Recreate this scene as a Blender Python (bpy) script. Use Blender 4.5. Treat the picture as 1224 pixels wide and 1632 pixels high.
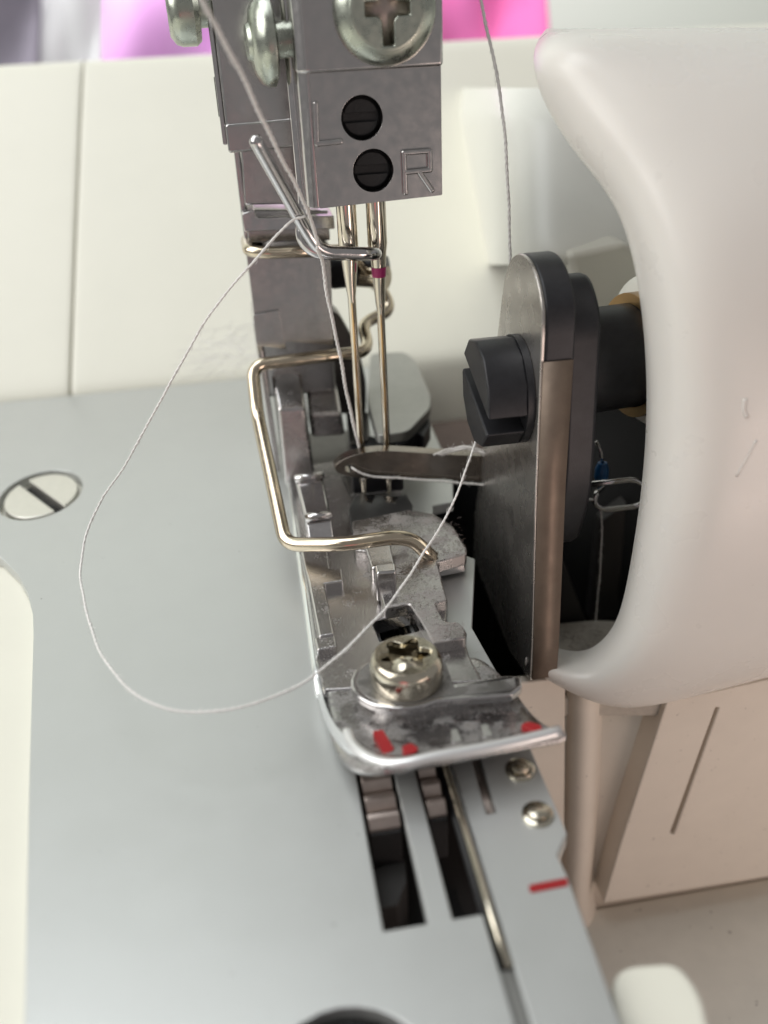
import bpy, bmesh, math, random
from mathutils import Vector, Matrix
random.seed(7)
# 1 Blender unit = 1 cm.  X right along the machine, Y away from the viewer, Z up; needle plate top at z = 0.
S = bpy.context.scene
C = S.collection
S.unit_settings.scale_length = 0.01
S.render.engine = 'CYCLES'
for o in list(bpy.data.objects): bpy.data.objects.remove(o)

# ------------------------------------------------------------------ camera
PW, PH, PF = 1224., 1632., 1400.
def _basis(yaw, pitch, roll):
    cy, sy = math.cos(yaw), math.sin(yaw)
    f0, r0, u0 = Vector((sy, cy, 0)), Vector((cy, -sy, 0)), Vector((0, 0, 1))
    f = f0*math.cos(pitch) - u0*math.sin(pitch); u = f0*math.sin(pitch) + u0*math.cos(pitch)
    return r0*math.cos(roll) + u*math.sin(roll), -r0*math.sin(roll) + u*math.cos(roll), f
CR, CU, CF = _basis(math.radians(7.66), math.radians(29.5), math.radians(-2.88))
CAM = Vector((-1.09, -8.90, 5.01))
cam = bpy.data.cameras.new('camera'); co = bpy.data.objects.new('camera', cam); C.objects.link(co)
m = Matrix((CR, CU, -CF)).transposed().to_4x4(); m.translation = CAM
co.matrix_world = m
cam.sensor_fit = 'VERTICAL'; cam.sensor_height = 72; cam.sensor_width = 54
cam.lens = 72*PF/PH
cam.clip_start = .05; cam.clip_end = 500
cam.dof.use_dof = True; cam.dof.focus_distance = 8.3; cam.dof.aperture_fstop = .42; cam.dof.aperture_blades = 0
S.camera = co
def at(px, py, X=None, Y=None, Z=None, d=None):
    """world point of a measured photo position on a known plane (or depth) of the machine"""
    r = CF + CR*((px-PW/2)/PF) - CU*((py-PH/2)/PF)
    if X is not None: t = (X-CAM.x)/r.x
    elif Y is not None: t = (Y-CAM.y)/r.y
    elif Z is not None: t = (Z-CAM.z)/r.z
    else: t = d
    return CAM + r*t

# ------------------------------------------------------------------ light (indoor, soft window light)
w = bpy.data.worlds.new('World'); S.world = w; w.use_nodes = True
bg = w.node_tree.nodes['Background']; bg.inputs[0].default_value = (.77, .755, .745, 1); bg.inputs[1].default_value = .36
def area(name, loc, target, sx, sy, power, col):
    l = bpy.data.lights.new(name, 'AREA'); l.shape = 'RECTANGLE'; l.size = sx; l.size_y = sy; l.energy = power; l.color = col
    o = bpy.data.objects.new(name, l); C.objects.link(o); o.location = loc
    o.rotation_euler = (Vector(target)-Vector(loc)).to_track_quat('-Z', 'Y').to_euler()
    return o
area('window_light', (-42, -8, 30), (0, 1, 1), 44, 36, 21500, (1, .99, .95))
area('room_light', (-16, 4, 48), (0, 1, 1), 36, 28, 11800, (.95, .985, 1))
area('warm_bounce', (10, -16, -4), (3, -2, -1), 9, 8, 980, (1, .78, .69))  # added lamp standing in for warm light bounced off things nearby
area('background_light', (-2, 17, 14), (-1, 29, 4), 36, 5, 4200, (1, 1, 1))  # added fill lamp that brightens only the cloths and wall
area('red_reflection', (-4, -15, 0.5), (-.5, 0, 1.5), 4, 3, 22, (1, .03, .07))  # added lamp, puts red streaks into the metal's reflections
S.view_settings.view_transform = 'Standard'; S.view_settings.look = 'None'
S.view_settings.exposure = -.14; S.view_settings.gamma = 1

# ------------------------------------------------------------------ materials
def mat(name, col, rough=.5, metal=0., noise=0., nscale=4., col2=None, bump=0., bscale=40., rvar=0., spec=.5, trans=0., sss=0., aniso=None, emit=None, speck=None):
    M = bpy.data.materials.new(name); M.use_nodes = True
    N, L = M.node_tree.nodes, M.node_tree.links
    b = N['Principled BSDF']
    b.inputs['Base Color'].default_value = (*col, 1); b.inputs['Roughness'].default_value = rough
    b.inputs['Metallic'].default_value = metal; b.inputs['Specular IOR Level'].default_value = spec
    if sss: b.inputs['Subsurface Weight'].default_value = sss; b.inputs['Subsurface Radius'].default_value = (.3, .25, .2); b.inputs['Subsurface Scale'].default_value = .3
    tc = N.new('ShaderNodeTexCoord')
    last = None
    if noise or col2:
        n = N.new('ShaderNodeTexNoise'); n.inputs['Scale'].default_value = nscale; n.inputs['Detail'].default_value = 8; n.inputs['Roughness'].default_value = .65
        L.new(tc.outputs['Object'], n.inputs['Vector'])
        r = N.new('ShaderNodeValToRGB'); r.color_ramp.elements[0].position = .5-.25; r.color_ramp.elements[1].position = .5+.25
        c2 = col2 or tuple(c*(1-noise) for c in col)
        r.color_ramp.elements[0].color = (*col, 1); r.color_ramp.elements[1].color = (*c2, 1)
        L.new(n.outputs['Fac'], r.inputs['Fac']); last = r.outputs['Color']
    if speck:   # (colour, scale, threshold) small dirt specks
        n2 = N.new('ShaderNodeTexNoise'); n2.inputs['Scale'].default_value = speck[1]; n2.inputs['Detail'].default_value = 3
        L.new(tc.outputs['Object'], n2.inputs['Vector'])
        r2 = N.new('ShaderNodeValToRGB'); r2.color_ramp.elements[0].position = speck[2]; r2.color_ramp.elements[1].position = speck[2]+.05
        L.new(n2.outputs['Fac'], r2.inputs['Fac'])
        mx = N.new('ShaderNodeMix'); mx.data_type = 'RGBA'; mx.inputs['B'].default_value = (*speck[0], 1)
        if last: L.new(last, mx.inputs['A'])
        else: mx.inputs['A'].default_value = (*col, 1)
        L.new(r2.outputs['Color'], mx.inputs['Factor']); last = mx.outputs['Result']
    if last: L.new(last, b.inputs['Base Color'])
    if rvar:
        n3 = N.new('ShaderNodeTexNoise'); n3.inputs['Scale'].default_value = nscale*1.7; n3.inputs['Detail'].default_value = 6
        L.new(tc.outputs['Object'], n3.inputs['Vector'])
        mr = N.new('ShaderNodeMapRange'); mr.inputs['From Min'].default_value = .3; mr.inputs['From Max'].default_value = .7
        mr.inputs['To Min'].default_value = max(.02, rough-rvar); mr.inputs['To Max'].default_value = min(1, rough+rvar)
        L.new(n3.outputs['Fac'], mr.inputs['Value']); L.new(mr.outputs['Result'], b.inputs['Roughness'])
    if bump:
        n4 = N.new('ShaderNodeTexNoise'); n4.inputs['Scale'].default_value = bscale; n4.inputs['Detail'].default_value = 4
        L.new(tc.outputs['Object'], n4.inputs['Vector'])
        bp = N.new('ShaderNodeBump'); bp.inputs['Strength'].default_value = bump; bp.inputs['Distance'].default_value = .02
        L.new(n4.outputs['Fac'], bp.inputs['Height']); L.new(bp.outputs['Normal'], b.inputs['Normal'])
    return M
def worn(M_, amt=.10):
    """fine handling scratches: stretched noise in the roughness and a faint relief"""
    N, L = M_.node_tree.nodes, M_.node_tree.links; b = N['Principled BSDF']
    tc = N.new('ShaderNodeTexCoord'); acc = None
    for rz, sc in ((.5, (3, 160, 1)), (-.9, (140, 2.2, 1)), (1.9, (2, 110, 1))):
        mp = N.new('ShaderNodeMapping'); mp.inputs['Rotation'].default_value = (0, 0, rz); mp.inputs['Scale'].default_value = sc
        n = N.new('ShaderNodeTexNoise'); n.inputs['Scale'].default_value = 1; n.inputs['Detail'].default_value = 2
        L.new(tc.outputs['Object'], mp.inputs['Vector']); L.new(mp.outputs['Vector'], n.inputs['Vector'])
        rp_ = N.new('ShaderNodeMapRange'); rp_.inputs['From Min'].default_value = .66; rp_.inputs['From Max'].default_value = .80; L.new(n.outputs['Fac'], rp_.inputs['Value'])
        if acc is None: acc = rp_.outputs['Result']
        else:
            a_ = N.new('ShaderNodeMath'); a_.operation = 'MAXIMUM'; L.new(acc, a_.inputs[0]); L.new(rp_.outputs['Result'], a_.inputs[1]); acc = a_.outputs[0]
    old = b.inputs['Roughness'].links[0].from_socket if b.inputs['Roughness'].links else None
    ml = N.new('ShaderNodeMath'); ml.operation = 'MULTIPLY_ADD'; ml.inputs[1].default_value = amt; L.new(acc, ml.inputs[0])
    if old: L.new(old, ml.inputs[2])
    else: ml.inputs[2].default_value = b.inputs['Roughness'].default_value
    L.new(ml.outputs[0], b.inputs['Roughness'])
    bp = N.new('ShaderNodeBump'); bp.inputs['Strength'].default_value = .12; bp.inputs['Distance'].default_value = .01; bp.invert = True; L.new(acc, bp.inputs['Height'])
    if b.inputs['Normal'].links: L.new(b.inputs['Normal'].links[0].from_socket, bp.inputs['Normal'])
    L.new(bp.outputs['Normal'], b.inputs['Normal'])
def dusty(name, col, rough, amount, dustcol=(.34, .31, .29), scale=5., fine=70.):
    """bright metal with patches of settled lint dust"""
    M = bpy.data.materials.new(name); M.use_nodes = True
    N, L = M.node_tree.nodes, M.node_tree.links; b = N['Principled BSDF']
    b.inputs['Metallic'].default_value = 1
    tc = N.new('ShaderNodeTexCoord')
    a = N.new('ShaderNodeTexNoise'); a.inputs['Scale'].default_value = scale; a.inputs['Detail'].default_value = 5
    f = N.new('ShaderNodeTexNoise'); f.inputs['Scale'].default_value = fine; f.inputs['Detail'].default_value = 3
    for n in (a, f): L.new(tc.outputs['Object'], n.inputs['Vector'])
    ad = N.new('ShaderNodeMath'); ad.operation = 'MULTIPLY_ADD'; ad.inputs[1].default_value = .55; L.new(f.outputs['Fac'], ad.inputs[0]); L.new(a.outputs['Fac'], ad.inputs[2])
    mr = N.new('ShaderNodeMapRange'); mr.inputs['From Min'].default_value = 1.12-amount; mr.inputs['From Max'].default_value = 1.3-amount
    mr.clamp = True; L.new(ad.outputs[0], mr.inputs['Value'])
    g = N.new('ShaderNodeNewGeometry'); sx = N.new('ShaderNodeSeparateXYZ'); L.new(g.outputs['Normal'], sx.inputs[0])
    up = N.new('ShaderNodeMapRange'); up.inputs['From Min'].default_value = .0; up.inputs['From Max'].default_value = .7; up.inputs['To Min'].default_value = .25; L.new(sx.outputs['Z'], up.inputs['Value'])
    mu = N.new('ShaderNodeMath'); mu.operation = 'MULTIPLY'; L.new(mr.outputs['Result'], mu.inputs[0]); L.new(up.outputs['Result'], mu.inputs[1])
    mx = N.new('ShaderNodeMix'); mx.data_type = 'RGBA'; mx.inputs['A'].default_value = (*col, 1); mx.inputs['B'].default_value = (*dustcol, 1)
    L.new(mu.outputs[0], mx.inputs['Factor']); L.new(mx.outputs['Result'], b.inputs['Base Color'])
    inv = N.new('ShaderNodeMath'); inv.operation = 'SUBTRACT'; inv.inputs[0].default_value = 1; L.new(mu.outputs[0], inv.inputs[1]); L.new(inv.outputs[0], b.inputs['Metallic'])
    ro = N.new('ShaderNodeMapRange'); ro.inputs['To Min'].default_value = rough; ro.inputs['To Max'].default_value = .95; L.new(mu.outputs[0], ro.inputs['Value']); L.new(ro.outputs['Result'], b.inputs['Roughness'])
    bp = N.new('ShaderNodeBump'); bp.inputs['Strength'].default_value = .25; bp.inputs['Distance'].default_value = .01; L.new(f.outputs['Fac'], bp.inputs['Height']); L.new(bp.outputs['Normal'], b.inputs['Normal'])
    return M
M = dict(
    plate=mat('satin_silver_plate', (.555, .568, .562), .38, .62, noise=.03, nscale=1.3, bump=.05, bscale=90, rvar=.03, speck=((.30, .30, .29), 9, .735)),
    cream=mat('cream_plastic', (.80, .785, .69), .45, noise=.04, nscale=.8, bump=.03, bscale=60),
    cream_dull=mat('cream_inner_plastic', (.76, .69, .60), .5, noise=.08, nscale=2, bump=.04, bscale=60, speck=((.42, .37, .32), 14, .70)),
    white=mat('white_cover_plastic', (.75, .72, .675), .30, noise=.03, nscale=1, sss=.15, rvar=.07, bump=.02, bscale=45, speck=((.55, .50, .46), 16, .775)),
    housing=mat('white_housing_plastic', (.80, .795, .735), .4, noise=.03, nscale=1.5),
    chrome=mat('chrome', (.62, .60, .60), .14, 1, noise=.12, nscale=6, rvar=.06, bump=.03, bscale=120),
    cast=mat('plated_cast_metal', (.53, .515, .51), .22, 1, noise=.06, nscale=7, rvar=.05, bump=.015, bscale=220),
    steel=mat('polished_steel', (.66, .63, .60), .10, 1, noise=.08, nscale=9, rvar=.04),
    gold=mat('pale_brass_plated_wire', (.66, .57, .44), .16, 1, noise=.15, nscale=8, rvar=.06),
    screw=mat('nickel_screw', (.66, .61, .50), .16, 1, noise=.15, nscale=9, rvar=.06, bump=.04, bscale=90),
    flat_screw=mat('brushed_nickel', (.80, .78, .73), .40, 1, noise=.08, nscale=12, bump=.08, bscale=140, speck=((.5, .46, .42), 8, .72)),
    green_screw=mat('zinc_screw', (.50, .53, .46), .30, 1, noise=.2, nscale=9, rvar=.08),
    needle=mat('needle_steel', (.72, .66, .56), .09, 1, noise=.06, nscale=10),
    dark=mat('black_oxide_steel', (.028, .028, .032), .42, .35, noise=.4, nscale=8, bump=.08, bscale=90),
    black=mat('cavity_shade_black', (.008, .008, .008), .8),  # near-black colour put in for unlit hollows
    socket=mat('black_screw_and_recess_shade', (.006, .006, .007), .6, .0, bump=.3, bscale=25),  # black set screws; also the painted shade of slot and groove floors
    knife=mat('ground_tool_steel', (.56, .53, .50), .27, .9, noise=.18, nscale=2, rvar=.06),
    knife_front=mat('knife_edge_lit_brown', (.20, .15, .115), .5, .5, noise=.25, nscale=4, rvar=.1),
    looper=mat('looper_steel', (.27, .24, .21), .20, 1, noise=.2, nscale=5, rvar=.08),
    bronze=mat('bronze_ring', (.42, .26, .11), .3, 1),
    red=mat('red_paint', (.36, .012, .016), .4, noise=.2, nscale=20),
    pinkband=mat('magenta_band', (.45, .03, .16), .35),
    whitepaint=mat('white_paint', (.75, .75, .74), .5),
    thread=mat('white_cotton_thread', (.80, .78, .76), .9, bump=.3, bscale=120),
    lint=mat('lint_fibre', (.33, .28, .27), .95),
    tan=mat('dusty_tan_ledge', (.60, .55, .48), .9, noise=.3, nscale=9, bump=.5, bscale=60),
    brown=mat('dusty_brown_ledge', (.16, .12, .10), .8, noise=.3, nscale=6),
    blue=mat('blue_plastic', (.01, .09, .24), .4),
    grey_lever=mat('dark_grey_lever', (.05, .047, .045), .5, .3),
    pink=mat('pink_cloth', (.85, .22, .55), .85, col2=(.80, .13, .36), nscale=.25),
    violet=mat('violet_cloth', (.80, .42, .80), .85, noise=.15, nscale=.4),
    whitecloth=mat('white_cloth', (.9, .9, .92), .9),
    greycloth=mat('grey_lilac_cloth', (.36, .33, .40), .9, noise=.4, nscale=.5),
    wall=mat('pale_wall', (.84, .88, .80), .8),
    groove=mat('groove_shade_grey', (.34, .34, .33), .5, .4),
    feed=mat('feed_dog_steel', (.52, .44, .40), .34, .9, noise=.2, nscale=12, bump=.1, bscale=80),
    foot=dusty('presser_foot_metal', (.56, .54, .535), .18, .19, dustcol=(.24, .22, .21)),
    footdust=dusty('presser_foot_dusty_metal', (.42, .40, .395), .26, .36, dustcol=(.27, .245, .23), scale=4),
    toedust=dusty('toe_dusty_metal', (.44, .43, .425), .2, .36, dustcol=(.20, .185, .175), scale=6),
    clipdust=dusty('dull_dusty_clip', (.30, .29, .285), .3, .42, dustcol=(.17, .16, .15), scale=5),
)

worn(M['plate'], .12)

# ------------------------------------------------------------------ helpers
def link(name, me, material, parent=None, smooth=True):
    o = bpy.data.objects.new(name, me); C.objects.link(o)
    if material: me.materials.append(M[material] if isinstance(material, str) else material)
    if parent: o.parent = parent
    if smooth:
        for p in me.polygons: p.use_smooth = True
    return o
def tag(o, label, cat, group=None, kind=None):
    if label: o['label'] = label
    if cat: o['category'] = cat
    if group: o['group'] = group
    if kind: o['kind'] = kind
    return o
def thing(name, label, cat, group=None, loc=(0, 0, 0)):
    o = bpy.data.objects.new(name, None); C.objects.link(o); o.empty_display_size = .2
    return tag(o, label, cat, group)
def bevel(o, wd, seg=2, ang=35):
    if wd:
        b = o.modifiers.new('bevel', 'BEVEL'); b.width = wd; b.segments = seg; b.limit_method = 'ANGLE'; b.angle_limit = math.radians(ang); b.harden_normals = True
    return o
def from_bm(name, bm, material, parent=None, smooth=True, bev=0, seg=2):
    bmesh.ops.recalc_face_normals(bm, faces=bm.faces)
    me = bpy.data.meshes.new(name); bm.to_mesh(me); bm.free()
    return bevel(link(name, me, material, parent, smooth), bev, seg)
def prism(name, outline, a0, a1, material, parent=None, axis='Z', holes=(), bev=.02, seg=2):
    """extruded outline (with optional holes); outline in the two axes other than `axis`"""
    def mk(u, v, a):
        return (u, v, a) if axis == 'Z' else ((a, u, v) if axis == 'X' else (u, a, v))
    bm = bmesh.new()
    loops = [list(outline)] + [list(h) for h in holes]
    edges = []; rings = []
    for lp in loops:
        vs = [bm.verts.new(mk(p[0], p[1], a1)) for p in lp]; rings.append(vs)
        for i in range(len(vs)): edges.append(bm.edges.new((vs[i], vs[(i+1) % len(vs)])))
    if len(loops) == 1: bm.faces.new(rings[0])
    else: bmesh.ops.triangle_fill(bm, use_beauty=True, use_dissolve=False, edges=edges)
    top = list(bm.faces)
    ext = bmesh.ops.extrude_face_region(bm, geom=top)
    for g in ext['geom']:
        if isinstance(g, bmesh.types.BMVert):
            c = list(g.co); i = {'X': 0, 'Y': 1, 'Z': 2}[axis]; c[i] = a0; g.co = c
    # the extruded copy is the far cap, the first faces stay as the near cap
    return from_bm(name, bm, material, parent, True, bev, seg)
def box(name, lo, hi, material, parent=None, bev=.02, seg=2, rot=None, pivot=None):
    bm = bmesh.new(); bmesh.ops.create_cube(bm, size=1)
    for v in bm.verts: v.co = Vector(((lo[i]+hi[i])/2 + v.co[i]*(hi[i]-lo[i]) for i in range(3)))
    return from_bm(name, bm, material, parent, True, bev, seg)
def hexa(name, pts8, material, parent=None, bev=.02, seg=2):
    """8 corners: bottom 4 then top 4"""
    bm = bmesh.new(); v = [bm.verts.new(p) for p in pts8]
    for f in ((0, 1, 2, 3), (4, 5, 6, 7), (0, 1, 5, 4), (1, 2, 6, 5), (2, 3, 7, 6), (3, 0, 4, 7)): bm.faces.new([v[i] for i in f])
    return from_bm(name, bm, material, parent, True, bev, seg)
def smooth_path(pts, n=8):
    pts = [Vector(p) for p in pts]
    if len(pts) < 3: return [pts[0].lerp(pts[-1], i/n) for i in range(n+1)]
    P = [pts[0]*2-pts[1]] + pts + [pts[-1]*2-pts[-2]]; out = []
    for i in range(1, len(P)-2):
        p0, p1, p2, p3 = P[i-1:i+3]
        for k in range(n):
            t = k/n
            out.append(.5*((2*p1) + (p2-p0)*t + (2*p0-5*p1+4*p2-p3)*t*t + (3*p1-p0-3*p2+p3)*t**3))
    return out + [pts[-1]]
def fillet_path(pts, r, n=6):
    """polyline with rounded corners (bent wire)"""
    pts = [Vector(p) for p in pts]; out = [pts[0]]
    for i in range(1, len(pts)-1):
        a, b, c = pts[i-1], pts[i], pts[i+1]
        rr = min(r, (a-b).length*.48, (c-b).length*.48)
        p, q = b+(a-b).normalized()*rr, b+(c-b).normalized()*rr
        for k in range(n+1):
            t = k/n; out.append(p*(1-t)**2 + b*2*t*(1-t) + q*t*t)
    return out + [pts[-1]]
def resample(path, step):
    out = [path[0]]; acc = 0
    for a, b in zip(path[:-1], path[1:]):
        L_ = (b-a).length; d = step-acc
        while L_ > 1e-9 and d <= L_:
            out.append(a.lerp(b, d/L_)); d += step
        acc = L_-(d-step)
    return out
def sweep_bm(bm, path, r, res=10, cap=True, prof=None, roundcap=False):
    path = [Vector(p) for p in path]; n = len(path)
    rad = r if callable(r) else (lambda t: r)
    T = (path[1]-path[0]).normalized(); ref = Vector((0, 0, 1)) if abs(T.z) < .9 else Vector((0, 1, 0))
    Nn = (ref - T*ref.dot(T)).normalized(); rings = []
    for i, p in enumerate(path):
        T2 = (path[min(i+1, n-1)]-path[max(i-1, 0)])
        T2 = T2.normalized() if T2.length > 1e-9 else T
        Nn = (Nn - T2*Nn.dot(T2)).normalized(); B = T2.cross(Nn)
        rr = rad(i/(n-1)); ring = []
        for k in range(res):
            a = 2*math.pi*k/res
            ring.append(bm.verts.new(p + Nn*(rr*math.cos(a)) + B*(rr*math.sin(a))))
        rings.append(ring); T = T2
    for i in range(n-1):
        for k in range(res):
            bm.faces.new((rings[i][k], rings[i][(k+1) % res], rings[i+1][(k+1) % res], rings[i+1][k]))
    if cap:
        bm.faces.new(rings[0][::-1]); bm.faces.new(rings[-1])
def tube(name, path, r, material, parent=None, res=12, bev=0):
    bm = bmesh.new(); sweep_bm(bm, path, r, res)
    return from_bm(name, bm, material, parent, True, bev)
def lathe(name, prof, origin, axis, material, parent=None, res=40, bev=0, autos=True):
    """profile [(radius, along)] turned round axis through origin"""
    axis = Vector(axis).normalized(); ref = Vector((0, 0, 1)) if abs(axis.z) < .9 else Vector((1, 0, 0))
    u = (ref-axis*ref.dot(axis)).normalized(); v = axis.cross(u); o = Vector(origin)
    bm = bmesh.new(); rings = []
    for r, a in prof:
        if r < 1e-6: rings.append([bm.verts.new(o+axis*a)])
        else: rings.append([bm.verts.new(o+axis*a+u*(r*math.cos(2*math.pi*k/res))+v*(r*math.sin(2*math.pi*k/res))) for k in range(res)])
    for i in range(len(rings)-1):
        A, B = rings[i], rings[i+1]
        for k in range(res):
            k2 = (k+1) % res
            if len(A) == 1 and len(B) == 1: continue
            if len(A) == 1: bm.faces.new((A[0], B[k], B[k2]))
            elif len(B) == 1: bm.faces.new((A[k], A[k2], B[0]))
            else: bm.faces.new((A[k], A[k2], B[k2], B[k]))
    ob = from_bm(name, bm, material, parent, True)
    e = ob.modifiers.new('split', 'EDGE_SPLIT'); e.split_angle = math.radians(38)
    return ob
def circ(cx, cy, r, n=28, a0=0.):
    return [(cx+r*math.cos(a0+2*math.pi*k/n), cy+r*math.sin(a0+2*math.pi*k/n)) for k in range(n)]
def zp(z, *pts):   # photo positions on the horizontal plane z
    return [tuple(at(x, y, Z=z))[:2] for x, y in pts]
def yp(yy, *pts):  # photo positions on the upright plane Y = yy -> (x, z)
    return [(p.x, p.z) for p in (at(x, y, Y=yy) for x, y in pts)]
def rnd_poly(pts, r, n=4):
    """round the corners of a 2-D polygon"""
    out = []; N = len(pts)
    for i in range(N):
        a, b, c = Vector(pts[i-1]), Vector(pts[i]), Vector(pts[(i+1) % N])
        rr = min(r, (a-b).length*.45, (c-b).length*.45)
        p, q = b+(a-b).normalized()*rr, b+(c-b).normalized()*rr
        for k in range(n+1):
            t = k/n; v = p*(1-t)**2+b*2*t*(1-t)+q*t*t; out.append((v.x, v.y))
    return out
def grid(name, rows, material, parent=None, sub=2, solid=0., offset=-1):
    bm = bmesh.new(); V = [[bm.verts.new(p) for p in r] for r in rows]
    for i in range(len(V)-1):
        for j in range(len(V[i])-1): bm.faces.new((V[i][j], V[i][j+1], V[i+1][j+1], V[i+1][j]))
    o = from_bm(name, bm, material, parent, True)
    if solid and o.data.polygons[0].normal.z < 0 and offset == -1: o.data.flip_normals()
    if solid:
        s = o.modifiers.new('solid', 'SOLIDIFY'); s.thickness = solid; s.offset = offset
    if sub:
        s = o.modifiers.new('sub', 'SUBSURF'); s.levels = sub; s.render_levels = sub
    return o

# ================================================================== SETTING: the machine body
body = thing('machine_body', 'cream plastic body of the overlock sewing machine behind and around the metal plate', 'sewing machine')
# rear panel: upright cream shell, slightly leaning back and rolled over at its top
prof = [(4.78, -1.15), (4.76, -.02), (4.82, .05), (6.5, 1.6), (8.2, 3.12), (9.5, 4.22), (9.75, 4.42), (10.0, 4.51), (10.3, 4.5), (10.6, 4.2)]
xs = [-14, -9, -6, -4.18, -4.13, 0, 4, 8, 14]
def lean(x, z): return x   # panel columns
sx0, sx1 = at(110, 625, Y=4.76), at(131, 95, Y=9.8)
def seam_x(z): return sx0.x + (sx1.x-sx0.x)*max(0, min(1., z/4.5))
for nm, side in (('rear_panel', -1), ('rear_panel', 1)):
    rows = []
    for y, z in prof:
        s = seam_x(z)
        if side < 0: r = [(-14, y, z), (-9, y, z), (s-.30, y, z), (s-.035, y, z), (s-.012, y+.03, z), (s-.012, y+.2, z)]
        else: r = [(s+.012, y+.2, z), (s+.012, y+.03, z), (s+.035, y, z), (s+.30, y, z), (2, y, z), (8, y, z), (14, y, z)]
        rows.append(r)
    grid(nm, rows, 'cream', body, sub=2)
rows = [[(seam_x(z)-.05, y+.12, z), (seam_x(z)+.05, y+.12, z)] for y, z in prof[1:-3]]
grid('panel_seam', rows, mat('seam_shadow_gap', (.40, .38, .33), .7), body, sub=0)
# bed shelf to the left of and below the plate
box('slot_shade_box', (-1.3, -7, -1.6), (.14, 3.2, -.9), 'black', body, 0)  # added black box gives the feed slots their dark depth
box('left_bed', (-14, -9, -1.2), (-1.4, 4.7, -.14), 'cream', body, .05)
prism('bed_tab', rnd_poly(zp(-.12, (968, 1538), (1082, 1530), (1122, 1585), (1150, 1720), (1175, 1900), (1035, 1900)), .3, 8), -.6, -.12, 'cream', body, bev=.05, seg=3)
# front lower panel with its slanted rib, and the ledge it stands on
PY = -1.9; FZ = -5.28
box('front_panel_back', (.9, PY, -7), (9, PY+.2, -1.35), 'cream_dull', body, 0)
lo = yp(PY-.35, (1062, 1120), (990, 1342), (962, 1440), (1240, 1395), (1420, 1370), (1420, 1030), (1240, 1080))
hl = yp(PY-.35, (1141, 1128), (1146, 1128), (1074, 1331), (1068, 1329))
prism('ribbed_panel', lo, PY, PY-.35, 'cream_dull', body, axis='Y', holes=[hl], bev=.03)
grid('rolled_strip', [[Vector(at(x, y, Y=PY-.02)) + Vector((dx, dy, 0)) for dx, dy in ((0, .0), (.02, -.16), (.12, -.25), (.26, -.22), (.36, -.08), (.42, .02))] for x, y in ((903, 1060), (903, 1130), (900, 1350), (893, 1420), (905, 1470))], 'cream_dull', body, sub=2)
prism('side_strip', yp(PY-.12, (815, 1090), (902, 1080), (900, 1350), (880, 1420), (800, 1420)), PY, PY-.12, 'cream_dull', body, axis='Y', bev=.03)
prism('base_ledge', [(.2, -9), (9, -9), (9, PY), (.2, PY)], FZ-.6, FZ, mat('cream_ledge', (.80, .77, .69), .5, noise=.1, nscale=2, speck=((.45, .42, .38), 10, .69)), body, bev=.05)
# looper compartment, its unlit inside set in near-black walls
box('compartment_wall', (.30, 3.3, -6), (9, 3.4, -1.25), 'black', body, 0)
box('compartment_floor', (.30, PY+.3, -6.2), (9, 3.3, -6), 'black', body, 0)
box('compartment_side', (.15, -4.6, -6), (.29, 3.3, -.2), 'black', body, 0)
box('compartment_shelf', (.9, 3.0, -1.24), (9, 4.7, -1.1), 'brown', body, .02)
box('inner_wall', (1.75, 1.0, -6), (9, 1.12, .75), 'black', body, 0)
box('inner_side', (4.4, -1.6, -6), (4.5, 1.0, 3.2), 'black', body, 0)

# ================================================================== needle plate
plate = thing('needle_plate', 'satin silver needle plate with two dark feed slots lying flat in front', 'needle plate')
outl = ([(-2.62, -7.3)] + zp(0, (38, 1632), (41, 1500), (46, 1250), (53, 1010)) + zp(0, (52, 978), (44, 945), (28, 915), (0, 888)) +
        [(-5.0, .35), (-9, .6), (-9, 4.72), (.78, 4.72)] + zp(0, (664, 640), (686, 676), (705, 718), (722, 765), (722, 800), (690, 806), (690, 868), (757, 890), (752, 1000), (800, 1085), (845, 1190), (904, 1328), (888, 1362), (905, 1397), (990, 1632)) + [(.45, -7.3)])
scrL = at(65, 787, Z=0); scrB = at(556, 1752, Z=0); RS = .50
slot1 = [(-.755, -2.2), (-.755, -5.4), (-.47, -5.4), (-.47, -2.2)]
slot2 = [(-.31, -2.2), (-.31, -5.4), (-.115, -5.4), (-.108, -7.2), (-.02, -7.2), (-.02, -2.2)]
g3 = zp(0, (748, 1200), (776, 1297), (792, 1294), (764, 1196))
prism('plate_sheet', outl, -.13, 0, 'plate', plate, holes=[[(x_, scrL.y+(y_-scrL.y)*1.32) for x_, y_ in circ(scrL.x, scrL.y, RS)], circ(scrB.x, scrB.y, RS), slot1, slot2, g3], bev=.012)
box('groove_floor', (-.112, -5.77, -.16), (-.018, -2.2, -.11), 'socket', plate, 0)  # near-black floor, shade beside the rod held in its colour
box('groove_floor', (-.112, -7.25, -.12), (-.018, -5.775, -.035), 'groove', plate, 0)  # grey darker than the plate stands for shade in the channel
prism('groove_floor', zp(-.05, (740, 1190), (772, 1305), (800, 1302), (768, 1190)), -.16, -.10, 'feed', plate, bev=0)
for px, py in ((829, 1228), (857, 1299)):
    c = at(px, py, Z=0)
    r = lathe('locating_pin', [(.115, 0), (.112, .02), (.09, .03), (.085, .012), (.080, .012), (.078, .05), (.070, .056), (0, .057)], (c.x, c.y, 0), (0, 0, 1), 'screw', plate, 28)
q = zp(0, (842, 1411), (904, 1399), (906, 1412), (845, 1424))
prism('edge_mark', rnd_poly(q, .02, 3), .0005, .005, 'red', plate, bev=.001)

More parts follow.
